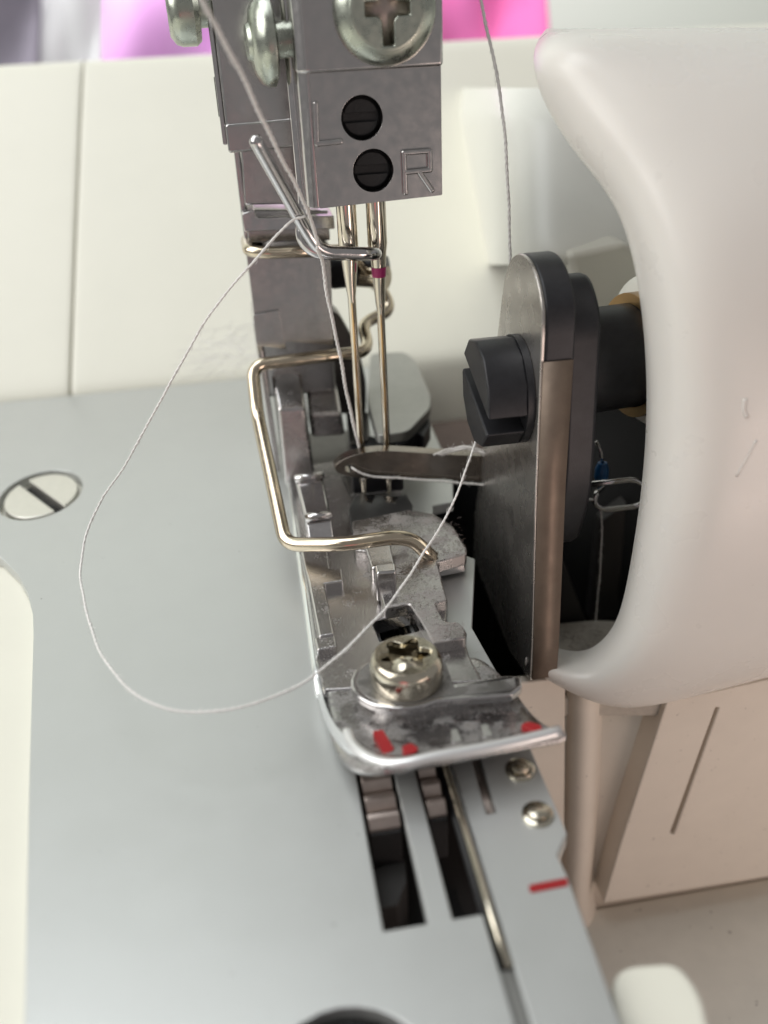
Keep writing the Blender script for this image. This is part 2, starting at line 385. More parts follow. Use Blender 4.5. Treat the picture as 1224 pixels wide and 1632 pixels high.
def slotted_screw(name, c, r, z, ang, label, material, slotw=.06, ey=1.):
    t = thing(name, label, 'screw', 'slotted screws in the needle plate')
    ca, sa = math.cos(ang), math.sin(ang)
    h = math.sqrt(r*r-slotw*slotw)
    for sgn in (1, -1):   # the two half discs either side of the slot
        a0 = math.asin(slotw/r); pts = []
        for k in range(19):
            a = a0+(math.pi-2*a0)*k/18
            x, y = r*math.cos(a), sgn*r*math.sin(a)
            pts.append((c.x+x*ca-y*sa, c.y+(x*sa+y*ca)*ey))
        prism('head_half', pts, z-.12, z, material, t, bev=.015)
    ell = lambda rr: [(x_, c.y+(y_-c.y)*ey) for x_, y_ in circ(c.x, c.y, rr, 36)]
    prism('slot_floor', ell(r*.98), z-.2, z-.10, 'socket', t, bev=0)  # floor coloured near-black for the shade in the slot
    prism('countersink', ell(RS+.02), -.32, -.30, 'black', t, bev=0)  # black disc, the dark of the ring gap set in colour
    return t
e1, e2 = at(22, 765, Z=0), at(112, 808, Z=0)
slotted_screw('plate_screw', scrL, .435, -.015, math.atan2(e2.y-e1.y, e2.x-e1.x), 'flat slotted nickel screw head sunk in the plate at far left', 'flat_screw', ey=1.32)
slotted_screw('plate_screw', scrB, .44, -.05, .5, 'dark slotted screw just showing at the bottom edge of the plate', 'dark')

# ================================================================== feed dogs and stitch finger
def feed_dog(x0, x1, teeth, label):
    t = thing('feed_dog', label, 'feed dog', 'toothed feed dogs in the plate slots')
    box('bar', (x0, teeth[-1][1]-.02, -.5), (x1, -1.0, -.085), 'socket', t, .01)  # bar coloured near-black so the slot below the teeth looks unlit
    for ya, yb in teeth:
        prism('tooth', [(yb, -.10), (yb, -.06), (yb+.05, .005), (yb+.085, .015), (ya, -.07), (ya, -.10)], x0, x1, 'feed', t, axis='X', bev=.006)
    return t
def ty(px, py): return at(px, py, Z=0).y
feed_dog(-.725, -.50, [(-3.4, -3.6), (-3.6, -3.8), (-3.8, -3.98), (-3.98, ty(600, 1252)), (ty(600, 1252), ty(600, 1284)), (ty(605, 1284), ty(608, 1312))], 'left steel feed dog with coarse teeth in the wider slot')
feed_dog(-.285, -.15, [(-3.6, -3.8), (-3.8, -3.98), (-3.98, -4.15), (-4.15, ty(690, 1260)), (ty(690, 1260), ty(692, 1291))], 'right narrow steel feed dog with teeth beside the long rod')
t = thing('feed_block', 'dark feed mechanism block low inside the left slot', 'feed block')
prism('block', [(-.74, -4.6), (-.48, -4.55), (-.50, -4.75), (-.60, -4.93), (-.74, -4.93)], -1.0, -.42, 'grey_lever', t, bev=.01)
t = thing('stitch_finger', 'long thin bright steel stitch rod lying in the plate groove', 'rod')
p0, p1, p2 = Vector((-.075, -2.4, .02)), at(775, 1435, Z=.01), at(811, 1541, Z=-.01)
tube('rod', [p0, Vector((-.075, -4.2, .02)), p1, p2], lambda u: .024, 'screw', t, 14)

# ================================================================== presser foot
foot = thing('presser_foot_assembly', 'shiny dusty metal presser foot with wire guard and upturned toe under the needles', 'presser foot')
Z0 = .20
sole = zp(Z0, (462, 745), (470, 805), (488, 930), (503, 1050), (512, 1100), (770, 1085), (748, 1044), (742, 1024), (744, 1008), (732, 993), (712, 993), (712, 967), (714, 958), (697, 899), (742, 890), (744, 872), (722, 838), (690, 818), (655, 812), (640, 790), (560, 790), (545, 760), (530, 735))
win = zp(Z0, (593, 990), (655, 974), (668, 1004), (606, 1021))
prism('sole', sole, .03, Z0, 'foot', foot, holes=[win], bev=.02)
# raised dusty deck round the needle slots
deck = zp(.32, (560, 830), (650, 812), (690, 820), (724, 842), (743, 872), (744, 882), (697, 896), (713, 955), (694, 962), (709, 990), (731, 990), (743, 1004), (742, 1016), (690, 1024), (668, 985), (652, 962), (612, 968), (596, 905), (590, 880), (566, 876))
prism('deck', rnd_poly(deck, .03, 3), Z0-.02, .32, 'footdust', foot, bev=.025, seg=3)
# scalloped throat plate with needle notches
th = zp(.26, (556, 812), (565, 792), (580, 784), (583, 800), (592, 803), (598, 790), (610, 788), (616, 800), (630, 803), (636, 790), (648, 788), (658, 806), (655, 824), (560, 836))
prism('throat_scallop', th, Z0-.02, .27, mat('throat_metal', (.17, .17, .17), .35, .9, noise=.2, nscale=8), foot, bev=.012)
box('throat_block', (-.35, .1, .02), (.35, .75, .15), 'cast', foot, .02)  # plain cast-metal block at the throat
# left rail of the foot
rail = zp(.30, (478, 870), (520, 862), (526, 905), (545, 905), (547, 925), (517, 930), (533, 1010), (508, 1014), (492, 930))
prism('left_rail', rail, Z0-.02, .30, 'foot', foot, bev=.02)
rb = zp(.28, (500, 1016), (534, 1010), (537, 1030), (505, 1036)); prism('rail_step', rb, Z0-.02, .28, 'foot', foot, bev=.02)
# twin-bump lug
lug = [at(470, 762, Z=.42), at(514, 756, Z=.42), at(528, 822, Z=.42), at(486, 828, Z=.42)]
prism('lug', [tuple(p)[:2] for p in lug], .1, .42, 'chrome', foot, bev=.04, seg=3)
for a, b, z in (((470, 764), (516, 757), .44), ((486, 826), (528, 820), .44)):
    A, B = at(*a, Z=z), at(*b, Z=z); tube('lug_ridge', [A, A.lerp(B, .5), B], .05, 'chrome', foot, 14)
lf = [at(488, 832, Z=.40), at(528, 826, Z=.40), at(534, 870, Z=.22), at(494, 876, Z=.22)]
hexa('lug_front', [Vector((p.x, p.y, .15)) for p in lf]+lf, 'chrome', foot, .02)
# central peg and its stem
pg = zp(.52, (597, 898), (630, 895), (634, 906), (600, 910))
pgt = [at(597, 899, Z=.52), at(630, 896, Z=.52), at(632, 910, Z=.52), at(600, 913, Z=.52)]
pgb = [Vector((p.x, p.y+.0, Z0)) for p in pgt[:2]] + [at(632, 955, Z=.22), at(600, 960, Z=.22)]
hexa('peg', [pgb[0], pgb[1], pgb[2], pgb[3]]+pgt, 'chrome', foot, .025, 3)
st = [at(580, 868, Z=.36), at(622, 862, Z=.36), at(630, 900, Z=.36), at(592, 905, Z=.36)]
prism('peg_stem', [tuple(p)[:2] for p in st], Z0-.02, .36, 'foot', foot, bev=.03)
# toe: concave sheet curling up to the front lip
rows = []
for yy, z, xl, xr in ((-3.05, .185, -.93, .46), (-3.45, .185, -.925, .62), (-3.75, .19, -.92, .66), (-3.95, .21, -.90, .70), (-4.10, .26, -.87, .74), (-4.22, .33, -.80, .77), (-4.31, .40, -.66, .79), (-4.345, .425, -.56, .79)):
    rows.append([Vector((xl+(xr-xl)*k/10, yy-(.07*(1-k/10) if yy < -4.2 else 0), z)) for k in range(11)])
grid('toe', rows, 'toedust', foot, sub=2, solid=.10, offset=1 if False else -1)
# bright rolled lip along the toe's front edge
lipw = [at(x, y, Z=z) for x, y, z in ((553, 1166, .30), (566, 1192, .32), (600, 1213, .36), (640, 1217, .40), (700, 1205, .42), (800, 1187, .42), (893, 1165, .42))]
tube('toe_lip', smooth_path(lipw, 6), .042, mat('pale_lip_metal', (.80, .80, .80), .34, .7), foot, 14)  # lip in a paler metal than the toe
flank = []
for (x, y), (x2, y2) in (((506, 1070), (503, 1085)), ((516, 1120), (512, 1130)), ((532, 1155), (524, 1165)), ((556, 1180), (545, 1200)), ((590, 1203), (580, 1224)), ((630, 1213), (625, 1229)), ((665, 1209), (664, 1222))):
    a = at(x, y, Z=.27 if y < 1160 else .36); b = at(x2, y2, Z=.12 if y < 1160 else .2); m_ = (a+b)/2 + Vector((-.03, -.04, 0))
    flank.append([a, m_, b, b+Vector((.05, .15, -.06))])
grid('toe_flank', flank, mat('pale_flank_metal', (.74, .76, .76), .38, .65), foot, sub=2)  # flank in a paler metal than the toe
# pale tube carries the window's highlight along the sole's left edge
tube('edge_highlight', [at(463, 770, Z=.18), at(473, 850, Z=.18), at(488, 950, Z=.18), at(503, 1060, Z=.18), at(512, 1110, Z=.2)], .045, mat('bright_edge_metal', (.80, .82, .82), .25, .9), foot, 12)
# spring clip: round washer end running out to a bar
def slotshape(z, inset=0):
    c = at(645, 1078, Z=z); R = .44-inset
    pts = []
    e1_ = at(828, 1073, Z=z); e2_ = at(834, 1100, Z=z); e0_ = at(722, 1088, Z=z)
    for k in range(17):
        a = math.radians(70 + 225*k/16); pts.append((c.x+R*math.cos(a), c.y+R*math.sin(a)*.82))
    pts += [(e2_.x-.1, e2_.y-.02+inset), (e2_.x+.01-inset, e2_.y+.06), (e1_.x-inset, e1_.y-.03), (e1_.x-.08, e1_.y+.01-inset), (e0_.x, e0_.y-inset), (c.x+.36, c.y+.16)]
    return pts
prism('clip_seat', slotshape(.36, .06), .12, .272, 'foot', foot, bev=.01)
prism('spring_clip', slotshape(.36), .27, .35, 'chrome', foot, bev=.02, seg=3)
prism('spring_clip_inlay', slotshape(.36, .05), .34, .356, 'clipdust', foot, bev=.004)
# clamp screw with six-lobe socket
sc = at(648, 1078, Z=.38)
scx = lathe('foot_screw', [(.285, 0), (.292, .03), (.290, .16), (.275, .215), (.252, .238), (.235, .236)], (sc.x, sc.y, .36), (0, 0, 1), 'screw', foot, 40)
lob = []
for k in range(72):
    a = 2*math.pi*k/72; lob.append((sc.x+(.182+.038*math.cos(6*a))*math.cos(a), sc.y+(.182+.038*math.cos(6*a))*math.sin(a)))
prism('screw_face', circ(sc.x, sc.y, .250, 40), .555, .602, 'screw', scx, holes=[lob], bev=.012)
lathe('socket_floor', [(0, .03), (.07, .02), (.10, 0), (.235, 0)], (sc.x, sc.y, .525), (0, 0, 1), 'screw', scx, 24)
# red and white marks on the toe
def toe_mark(pts, material, nm):
    prism(nm, rnd_poly(zp(.31, *pts), .015, 3), .235, .312, material, foot, bev=.004)
for pts in (((594, 1164), (610, 1161), (628, 1196), (610, 1202)), ((640, 1190), (655, 1184), (668, 1192), (660, 1200), (642, 1198))):
    A = [at(x, y, Z=.30) for x, y in pts]
prism('red_mark', rnd_poly(zp(.30, (593, 1165), (610, 1162), (629, 1194), (612, 1203)), .02, 3), .20, .30, 'red', foot, bev=.004)
prism('red_mark', rnd_poly(zp(.38, (640, 1190), (655, 1184), (668, 1193), (660, 1201), (644, 1200)), .02, 3), .28, .385, 'red', foot, bev=.004)
prism('red_mark', rnd_poly(zp(.35, (829, 1156), (842, 1150), (862, 1156), (866, 1166), (848, 1165)), .02, 3), .25, .355, 'red', foot, bev=.004)
for x in (725, 774):
    prism('white_mark', rnd_poly(zp(.32, (x-8, 1163-(x-725)*.17), (x+3, 1160-(x-725)*.17), (x+12, 1180-(x-725)*.17), (x-4, 1184-(x-725)*.17)), .02, 3), .22, .318, 'chrome', foot, bev=.02)
# ankle: the legs and the column rising behind the needles
ank = [(-1.02, 1.05), (-.65, 1.0)]
def fx(px, py, Y): return at(px, py, Y=Y)
hexa('left_leg', [(-1.0, .55, .1), (-.63, .55, .1), (-.60, 1.6, .1), (-1.0, 1.6, .1), (-.985, .72, 1.06), (-.665, .72, 1.05), (-.64, 1.6, 1.50), (-1.03, 1.6, 1.50)], 'foot', foot, .045, 3)
hexa('right_leg', [(-.61, 1.0, .52), (-.19, 1.0, .50), (-.19, 1.9, .5), (-.61, 1.9, .5), (-.60, .98, .84), (-.22, .98, .82), (-.20, 1.9, 1.3), (-.60, 1.9, 1.3)], 'foot', foot, .05, 3)
hexa('leg_slope', [(-1.08, 1.25, 1.0), (-.24, 1.25, 1.0), (-.24, 1.95, .9), (-1.08, 1.95, .9), (-1.10, 1.12, 1.95), (-.24, 1.12, 1.80), (-.24, 1.95, 1.9), (-1.10, 1.95, 2.0)], 'cast', foot, .04, 3)
prism('column', rnd_poly([(-1.13, 2.85), (-1.13, 1.95), (-.94, 1.95), (-.82, 1.80), (-.26, 1.70), (-.22, 2.85)], .03, 3), .9, 1.6, 'cast', foot, axis='Y', bev=.03, seg=3)
prism('column_step', rnd_poly([(-1.14, 2.15), (-.85, 2.18), (-.81, 1.72), (-1.14, 1.8)], .02, 3), .86, 1.5, 'cast', foot, axis='Y', bev=.03, seg=3)
prism('column_neck', [(-1.10, 3.25), (-.2, 3.18), (-.2, 2.86), (-1.10, 2.9)], 1.02, 1.55, 'cast', foot, axis='Y', bev=.02)
prism('column_band', rnd_poly([(-1.13, 3.25), (-1.0, 3.28), (-.98, 3.20), (-.16, 3.16), (-.16, 3.02), (-1.0, 3.06), (-1.13, 3.06)], .02, 3), .82, 1.5, 'chrome', foot, axis='Y', bev=.03, seg=3)
prism('column_head', [(-1.06, 3.95), (-.3, 3.95), (-.25, 3.27), (-1.09, 3.31)], .95, 1.6, 'cast', foot, axis='Y', bev=.025)
box('column_side', (-1.14, 1.05, 1.9), (-1.075, 1.5, 3.95), 'chrome', foot, .02)
hexa('side_wall', [(-1.10, 1.0, .1), (-1.03, 1.0, .1), (-1.03, 2.2, .1), (-1.10, 2.2, .1), (-1.16, 1.1, 2.0), (-1.08, 1.1, 2.0), (-1.08, 2.0, 2.0), (-1.16, 2.0, 2.0)], 'foot', foot, .02)
# rear flat plate
rp = zp(.75, (590, 563), (645, 560), (664, 575), (687, 630), (686, 650), (650, 688), (600, 694), (585, 640))
prism('rear_plate', rnd_poly(rp, .12, 4), .62, .75, mat('brushed_grey_plate', (.40, .40, .38), .42, .75, noise=.15, nscale=4, bump=.1, bscale=70, speck=((.2, .2, .19), 12, .68)), foot, bev=.02)
prism('rear_plate_edge', zp(.60, (630, 700), (655, 690), (684, 658), (686, 678), (675, 698), (664, 692), (648, 706), (632, 712)), .40, .62, 'dark', foot, bev=.02)
prism('hinge_block', zp(.5, (560, 690), (640, 700), (642, 740), (560, 745)), .15, .5, 'dark', foot, bev=.03)
heel = mat('heel_dark_metal', (.13, .125, .12), .35, .9, noise=.3, nscale=6)
prism('heel_plate', zp(.14, (484, 690), (560, 684), (600, 700), (602, 748), (545, 764), (500, 768)), .02, .14, heel, foot, bev=.02)  # dark plate put in so the space below the legs stays dark
prism('heel_web', zp(.55, (551, 655), (588, 655), (586, 700), (556, 706)), .1, .55, heel, foot, bev=.03)
prism('rear_fin', rnd_poly(yp(1.62, (524, 492), (540, 500), (572, 556), (584, 610), (584, 660), (528, 660)), .08, 4), 1.62, 1.95, heel, foot, axis='Y', bev=.03)
# wire guard and its upper bend
gw = [at(575, 440, Y=1.9), at(608, 458, Y=1.8), at(624, 494, Y=1.6), at(577, 516, Y=1.35), at(586, 548, Y=1.0), at(578, 562, Y=.8), at(530, 566, Y=.72), at(402, 582, Y=.62), at(410, 660, Z=1.18), at(455, 868, Z=.42), at(545, 868, Z=.52), at(628, 856, Z=.55), at(658, 860, Z=.50), at(690, 890, Z=.30)]
tube('wire_guard', fillet_path(gw, .16), .074, 'gold', foot, 16)
sp = [at(470, 402, Y=1.5), at(392, 380, Y=1.3), at(396, 400, Y=.78), at(420, 403, Y=.70), at(480, 401, Y=.70), at(560, 398, Y=.85), at(580, 430, Y=1.3)]
tube('column_spring', fillet_path(sp, .12), .065, 'gold', foot, 14)
lathe('spring_bolt', [(0, -.22), (.17, -.22), (.19, -.18), (.19, .15), (.12, .2), (.12, .5), (0, .5)], at(553, 432, Y=1.5), (.9, -.3, .1), 'dark', foot, 24)
lathe('spring_bolt', [(0, -.12), (.13, -.12), (.13, .3), (0, .3)], at(580, 440, Y=1.4), (.8, -.5, 0), 'gold', foot, 20)

# ================================================================== presser bar block
bar = thing('presser_bar_block', 'plated metal block at upper left holding the presser foot column', 'block')
prism('block', [(-1.185, 7), (-.45, 7), (-.45, 3.92), (-1.185, 3.90)], .55, 1.7, 'cast', bar, axis='Y', bev=.035, seg=3)
prism('block_lip', [(-1.19, 4.15), (-.44, 4.17), (-.44, 3.90), (-1.19, 3.88)], .53, 1.6, 'cast', bar, axis='Y', bev=.03, seg=3)
box('block_cheek', (-1.235, .62, 3.95), (-1.187, 1.5, 7), 'chrome', bar, .015)
box('cheek_slot', (-1.245, .75, 4.2), (-1.232, .83, 4.55), 'black', bar, 0)
c = at(318, 14, Y=.75)
lathe('bolt_head', [(0, -.02), (.22, -.02), (.29, .03), (.31, .09), (.31, .22), (.27, .27), (.16, .28), (.16, .5)], (-1.58, .75, c.z), (1, .05, 0), 'green_screw', bar, 36)

# ================================================================== needle clamp
cl = thing('needle_clamp', 'grey metal needle clamp block stamped L and R with two black set screws', 'needle clamp')
FY = -.55
cb = yp(FY, (491, 334), (705, 311), (708, 120), (487, 128))
hL, hR = at(577, 188, Y=FY), at(595, 272, Y=FY)
RH = .185
body_out = rnd_poly([(cb[0][0], cb[0][1]), (cb[1][0], cb[1][1]), (cb[2][0]-.005, 4.62), (cb[0][0]+.0, 4.62)], .05, 4)
x0, x1, zb0, zb1 = cb[0][0], cb[1][0], cb[0][1], cb[1][1]
xe = x0+.105
front = rnd_poly([(xe, zb0), (x1, zb1), (x1, 4.64), (xe, 4.64)], .015, 3)
prism('block_face', front, FY+.22, FY, 'cast', cl, axis='Y', holes=[circ(hL.x, hL.z, RH, 40), circ(hR.x, hR.z, RH, 40)], bev=.022, seg=3)
def corner(yf, xa): return [(xa+.12-.12*math.cos(a), yf+.12-.12*math.sin(a)) for a in [math.pi/2*k/8 for k in range(9)]]
prism('block', [(x1-.004, .62), (x0, .62)] + corner(FY+.001, x0)[:-1] + [(xe+.004, FY+.004), (xe+.004, FY+.224), (x1-.004, FY+.224)], zb0+.003, 4.635, 'cast', cl, bev=.02)
prism('upper_block', [(x1+.008, .62), (x0-.01, .62)] + corner(FY-.075, x0-.01) + [(x1+.008, FY-.075)], 4.60, 7, 'cast', cl, bev=.035, seg=3)
for nm, h in (('set_screw', hL), ('set_screw', hR)):
    s = lathe(nm, [(0, .11), (RH-.03, .105), (RH-.004, .13), (RH-.004, .2)], (h.x, FY, h.z), (0, 1, 0), 'socket', cl, 30)
    prism('screw_half', [(h.x+.150*math.cos(a), h.z+.02+.13*math.sin(a)) for a in [math.radians(8+164*k/12) for k in range(13)]], FY+.108, FY+.075, 'socket', s, axis='Y', bev=.008)
    prism('screw_half', [(h.x+.150*math.cos(a), h.z-.02-.13*math.sin(a)) for a in [math.radians(8+164*k/12) for k in range(13)]], FY+.108, FY+.075, 'socket', s, axis='Y', bev=.008)
def stroke(pts, wd, nm='letter_stroke', par=None):
    a, b = [at(x, y, Y=FY) for x, y in pts]
    d = (b-a).normalized(); n = Vector((-d.z, 0, d.x))*wd/2; a = a-d*wd*.4; b = b+d*wd*.4
    return [(p.x, p.z) for p in (a-n, b-n, b+n, a+n)]
def letter(nm, strokes):
    e = None
    for i, s in enumerate(strokes):
        prism('letter_stroke', stroke(s, .05), FY+.02, FY-.036-.0015*i, 'cast', cl, axis='Y', bev=.02, seg=3)
letter('letter_L', [((503, 165), (505, 229)), ((505, 229), (543, 225))])
letter('letter_R', [((643, 243), (646, 307)), ((643, 243), (684, 240)), ((684, 240), (685, 270)), ((685, 270), (646, 274)), ((668, 274), (688, 303))])
c = at(612, 14, Y=FY-.07)
hd = lathe('clamp_screw', [(.43, 0), (.43, -.05), (.41, -.11), (.37, -.155), (.32, -.182), (.29, -.195)], (c.x, FY-.07, c.z), (0, 1, 0), 'green_screw', cl, 40)
cr = [(-.055, -.29), (.055, -.29), (.06, -.09), (.10, -.055), (.23, -.055), (.23, .055), (.10, .055), (.06, .09), (.055, .29), (-.055, .29), (-.06, .09), (-.10, .055), (-.23, .055), (-.23, -.055), (-.10, -.055), (-.06, -.09)]
prism('screw_face', circ(c.x, c.z, .318, 36), FY-.10, FY-.262, 'green_screw', hd, axis='Y', holes=[[(c.x+u_*.8, c.z+v_*.92) for u_, v_ in cr]], bev=.018)
prism('cross_floor', circ(c.x, c.z, .31, 24), FY-.09, FY-.14, 'feed', hd, axis='Y', bev=0)
c = at(420, 66, Y=-.1)
sd = lathe('side_screw', [(0, -.09), (.14, -.10), (.16, -.07), (.26, -.05), (.34, .0), (.37, .06), (.37, .11), (.33, .13), (.15, .14), (.15, .4), (0, .4)], (c.x-.05, -.1, c.z), (.99, .10, .02), 'green_screw', cl, 40)
# thread guide wire
gd = [at(452, -40, Y=-.05), at(470, 160, Y=-.05), at(486, 335, Y=-.08), at(478, 380, Y=-.12), at(502, 404, Y=-.16), at(588, 406, Y=-.18), at(602, 404, Y=-.32), at(588, 404, Y=-.46), at(512, 402, Y=-.50), at(488, 368, Y=-.54), at(402, 214, Y=-.95)]
tube('thread_guide', resample(fillet_path(gd, .14, 8), .03), lambda u: .060 if u < .99 else .060*math.sqrt(max(.05, 1-((u-.99)/.0101)**2)), 'chrome', cl, 16)

# ================================================================== needles
def needle(x, y, ztop, zsh, ztap, ztip, label, band=None):
    t = thing('needle', label, 'needle', 'pair of sewing needles in the clamp')
    lathe('shank', [(0, ztop), (.10, ztop), (.10, zsh+.02), (.085, zsh-.08), (.05, ztap+.06)], (x, y, 0), (0, 0, 1), 'needle', t, 24)
    lathe('blade', [(.05, ztap+.07), (.042, ztap), (.039, ztip+.7), (.036, ztip+.3), (.020, ztip+.1), (.003, ztip)], (x, y, 0), (0, 0, 1), 'needle', t, 20)
    box('groove', (x-.013, y-.0415, ztip+.35), (x+.008, y-.036, ztap-.05), 'bronze', t, 0)
    if band: lathe('colour_band', [(.0695, band-.05), (.079, band+.05)], (x, y, 0), (0, 0, 1), 'pinkband', t, 24)
    return t
nl, nr = at(577, 720, Y=0), at(616, 720, Y=0)
needle(-.115, 0, 3.9, 2.98, 2.5, .1, 'left steel needle without a colour band, behind the thread')
zb = at(601, 433, Y=0).z
o = needle(.178, 0, 3.9, 3.0, 2.35, .1, 'right steel needle with a magenta band near its top', zb)
# band fits the taper at that height
for ch in o.children:
    if ch.name.startswith('colour_band'):
        def taper(z):  # linear between the profile points of the shank
            return .085+(.05-.085)*((2.92-z)/(2.92-2.41))
        pass

# ================================================================== upper looper
lp = thing('looper', 'dark polished looper arm with an eye crossing behind the loose thread at the needles', 'looper')
LY = -.22
ol = [(p_.x, p_.y) for p_ in smooth_path([Vector((860, 768, 0)), Vector((770, 769, 0)), Vector((700, 764, 0)), Vector((620, 763, 0)), Vector((575, 762, 0)), Vector((547, 757, 0)), Vector((533, 747, 0)), Vector((545, 734, 0)), Vector((575, 723, 0)), Vector((620, 719, 0)), Vector((700, 724, 0)), Vector((770, 727, 0)), Vector((860, 730, 0))], 4)]
pts = yp(LY, *ol); eye = yp(LY, *[(558+9*math.cos(a), 747+6*math.sin(a)) for a in [2*math.pi*k/12 for k in range(12)]])
prism('arm', pts, LY+.16, LY, 'looper', lp, axis='Y', holes=[eye], bev=.07, seg=5)

# ================================================================== knife assembly
kn = thing('upper_knife', 'tall ground steel knife bar with rounded top beside the white cover', 'knife')
X0 = 1.22
prof = [at(870, 480, X=X0), at(866, 520, X=X0)]
# profile in (Y,Z): front edge, bottom, rear edge, rounded top
pf = [(-2.10, 2.62), (-2.12, 1.2), (-2.22, -.55), (-2.22, -.98), (-1.5, -1.15), (.15, -.95), (.08, -.3), (-.45, 1.2), (-.88, 2.6), (-.96, 2.84)] + [(-1.53+.585*math.cos(a_), 2.66+.50*math.sin(a_)) for a_ in [math.radians(30+130*k_/14) for k_ in range(15)]]
prism('blade', pf, X0+.03, X0+.30, 'dark', kn, axis='X', bev=.03)
prism('left_face', [(y_ if y_ < -2 else y_, z_) for y_, z_ in pf], X0, X0+.032, 'knife', kn, axis='X', bev=.01)
prism('front_edge', [(-2.128, 2.4), (-2.138, 1.2), (-2.238, -.55), (-2.238, -.95), (-2.225, -.95), (-2.225, -.55), (-2.125, 1.2), (-2.105, 2.4)], X0+.02, X0+.28, 'knife_front', kn, axis='X', bev=0)  # brown colour holds the warm light falling on the front face
prism('back_arm', rnd_poly([(-1.9, 2.7), (-2.0, 1.0), (-1.7, .2), (-1.0, .2), (-.9, 1.4), (-1.0, 2.75), (-1.5, 3.0)], .35, 6), X0+.305, X0+.62, 'dark', kn, axis='X', bev=.06)
ks = thing('knife_screw', 'black slotted screw head clamping the tall knife bar', 'screw')
kc = at(800, 622, Y=-1.55); KX = X0
kcz, kcy = kc.z, -1.55
KR = .50
for sgn in (1, -1):
    pts = []
    a0 = math.asin(.085/KR); rot_ = math.radians(18)
    for k in range(6):
        a = a0+(math.pi-2*a0)*k/5; u, v = KR*math.cos(a), sgn*KR*math.sin(a)
        pts.append((kcy+u*math.cos(rot_)-v*math.sin(rot_), kcz+u*math.sin(rot_)+v*math.cos(rot_)))
    prism('head_half', pts, KX-.43, KX-.06, 'dark', ks, axis='X', bev=.025)
lathe('head_base', [(0, 0), (.50, 0), (.50, .065), (0, .065)], (KX-.07, kcy, kcz), (1, 0, 0), 'dark', ks, 36)
sh = thing('knife_shaft', 'thick black shaft with bronze collar running from knife into the white cover', 'shaft')
kc2 = Vector((0, -1.25, 2.02))
lathe('shaft', [(0, .0), (.50, 0), (.50, 3.2), (0, 3.2)], (X0+.5, kc2.y, kc2.z), (1, .12, 0), 'dark', sh, 40)
lathe('collar', [(.505, 0), (.60, 0), (.60, .16), (.505, .16)], (2.42, kc2.y+.07, kc2.z), (1, .12, 0), 'bronze', sh, 40)

# ================================================================== housing behind the knife (white bearing column)
hs = []
for py, dy in ((140, .9), (182, .08), (194, 0), (260, 0), (330, 0), (408, 0), (422, .1)):
    row = []; k = max(0, (py-190)/220.)
    for px, yy in ((700, 11.5), (740, 8.2), (768, 4.6), (790, 2.0), (812, .9), (850, .4), (900, .28), (960, .35), (1030, .6), (1100, 1.2)):
        left = max(0, min(1, (812-px)/60.))
        row.append(at(px, py, Y=yy+dy+1.5*max(0, 1-k)*(1-left)+4.5*left*k*k))
    hs.append(row)
grid('bearing_housing', hs, 'housing', body, sub=2)
lathe('bearing_boss', [(0, 0), (.66, 0), (.74, .06), (.80, .3), (.80, 1.6)], (2.62, -1.0, 1.98), (1, .12, 0), 'housing', body, 40)
prism('housing_bracket', yp(.25, (905, 405), (995, 386), (1060, 420), (1060, 560), (930, 560), (925, 470)), .25, 1.0, mat('beige_bracket', (.62, .60, .53), .5), body, axis='Y', bev=.08, seg=3)

# ================================================================== looper cover (big white shell on the right)
cv = thing('looper_cover', 'big rounded white plastic cover with a wide opening at right', 'cover')
R0 = [(872, 46, .9), (846, 82, -1.0), (858, 150, -1.15), (905, 232, -1.45), (955, 290, -1.7), (1000, 358, -1.95), (1026, 470, -2.15), (1038, 600, -2.25), (1036, 720, -2.3), (1026, 820, -2.35), (1012, 910, -2.4), (995, 998, -2.4), (972, 1038, -2.4), (938, 1064, -2.3), (893, 1058, -2.15), (848, 1036, -2.02)]
R1 = [(876, 45, .6), (866, 64, -1.25), (888, 135, -1.45), (940, 212, -1.75), (990, 275, -2.0), (1030, 350, -2.25), (1055, 465, -2.45), (1066, 600, -2.55), (1066, 720, -2.6), (1056, 825, -2.65), (1042, 925, -2.7), (1022, 1015, -2.7), (992, 1066, -2.65), (945, 1088, -2.5), (892, 1074, -2.3), (838, 1046, -2.1)]
R2 = [(902, 46, .4), (900, 50, -1.4), (930, 118, -1.6), (982, 190, -1.9), (1032, 255, -2.15), (1072, 338, -2.4), (1098, 460, -2.65), (1112, 600, -2.75), (1112, 720, -2.8), (1104, 830, -2.85), (1092, 935, -2.85), (1070, 1035, -2.8), (1030, 1098, -2.7), (960, 1122, -2.55), (895, 1092, -2.33), (836, 1056, -2.1)]
R3 = [(962, 45, .3), (960, 46, -1.3), (1010, 95, -1.7), (1070, 160, -2.0), (1120, 235, -2.25), (1150, 335, -2.55), (1165, 460, -2.75), (1170, 600, -2.85), (1170, 720, -2.9), (1165, 830, -2.92), (1155, 940, -2.9), (1125, 1045, -2.83), (1070, 1112, -2.68), (985, 1140, -2.5), (900, 1103, -2.3), (838, 1064, -2.06)]
R4 = [(1082, 44, .2), (1080, 44, -1.2), (1180, 80, -1.7), (1250, 140, -2.05), (1290, 230, -2.35), (1310, 340, -2.6), (1320, 470, -2.8), (1320, 600, -2.9), (1320, 720, -2.95), (1310, 850, -2.95), (1290, 960, -2.9), (1240, 1060, -2.8), (1130, 1110, -2.55), (1000, 1139, -2.3), (905, 1100, -2.1), (840, 1062, -1.95)]
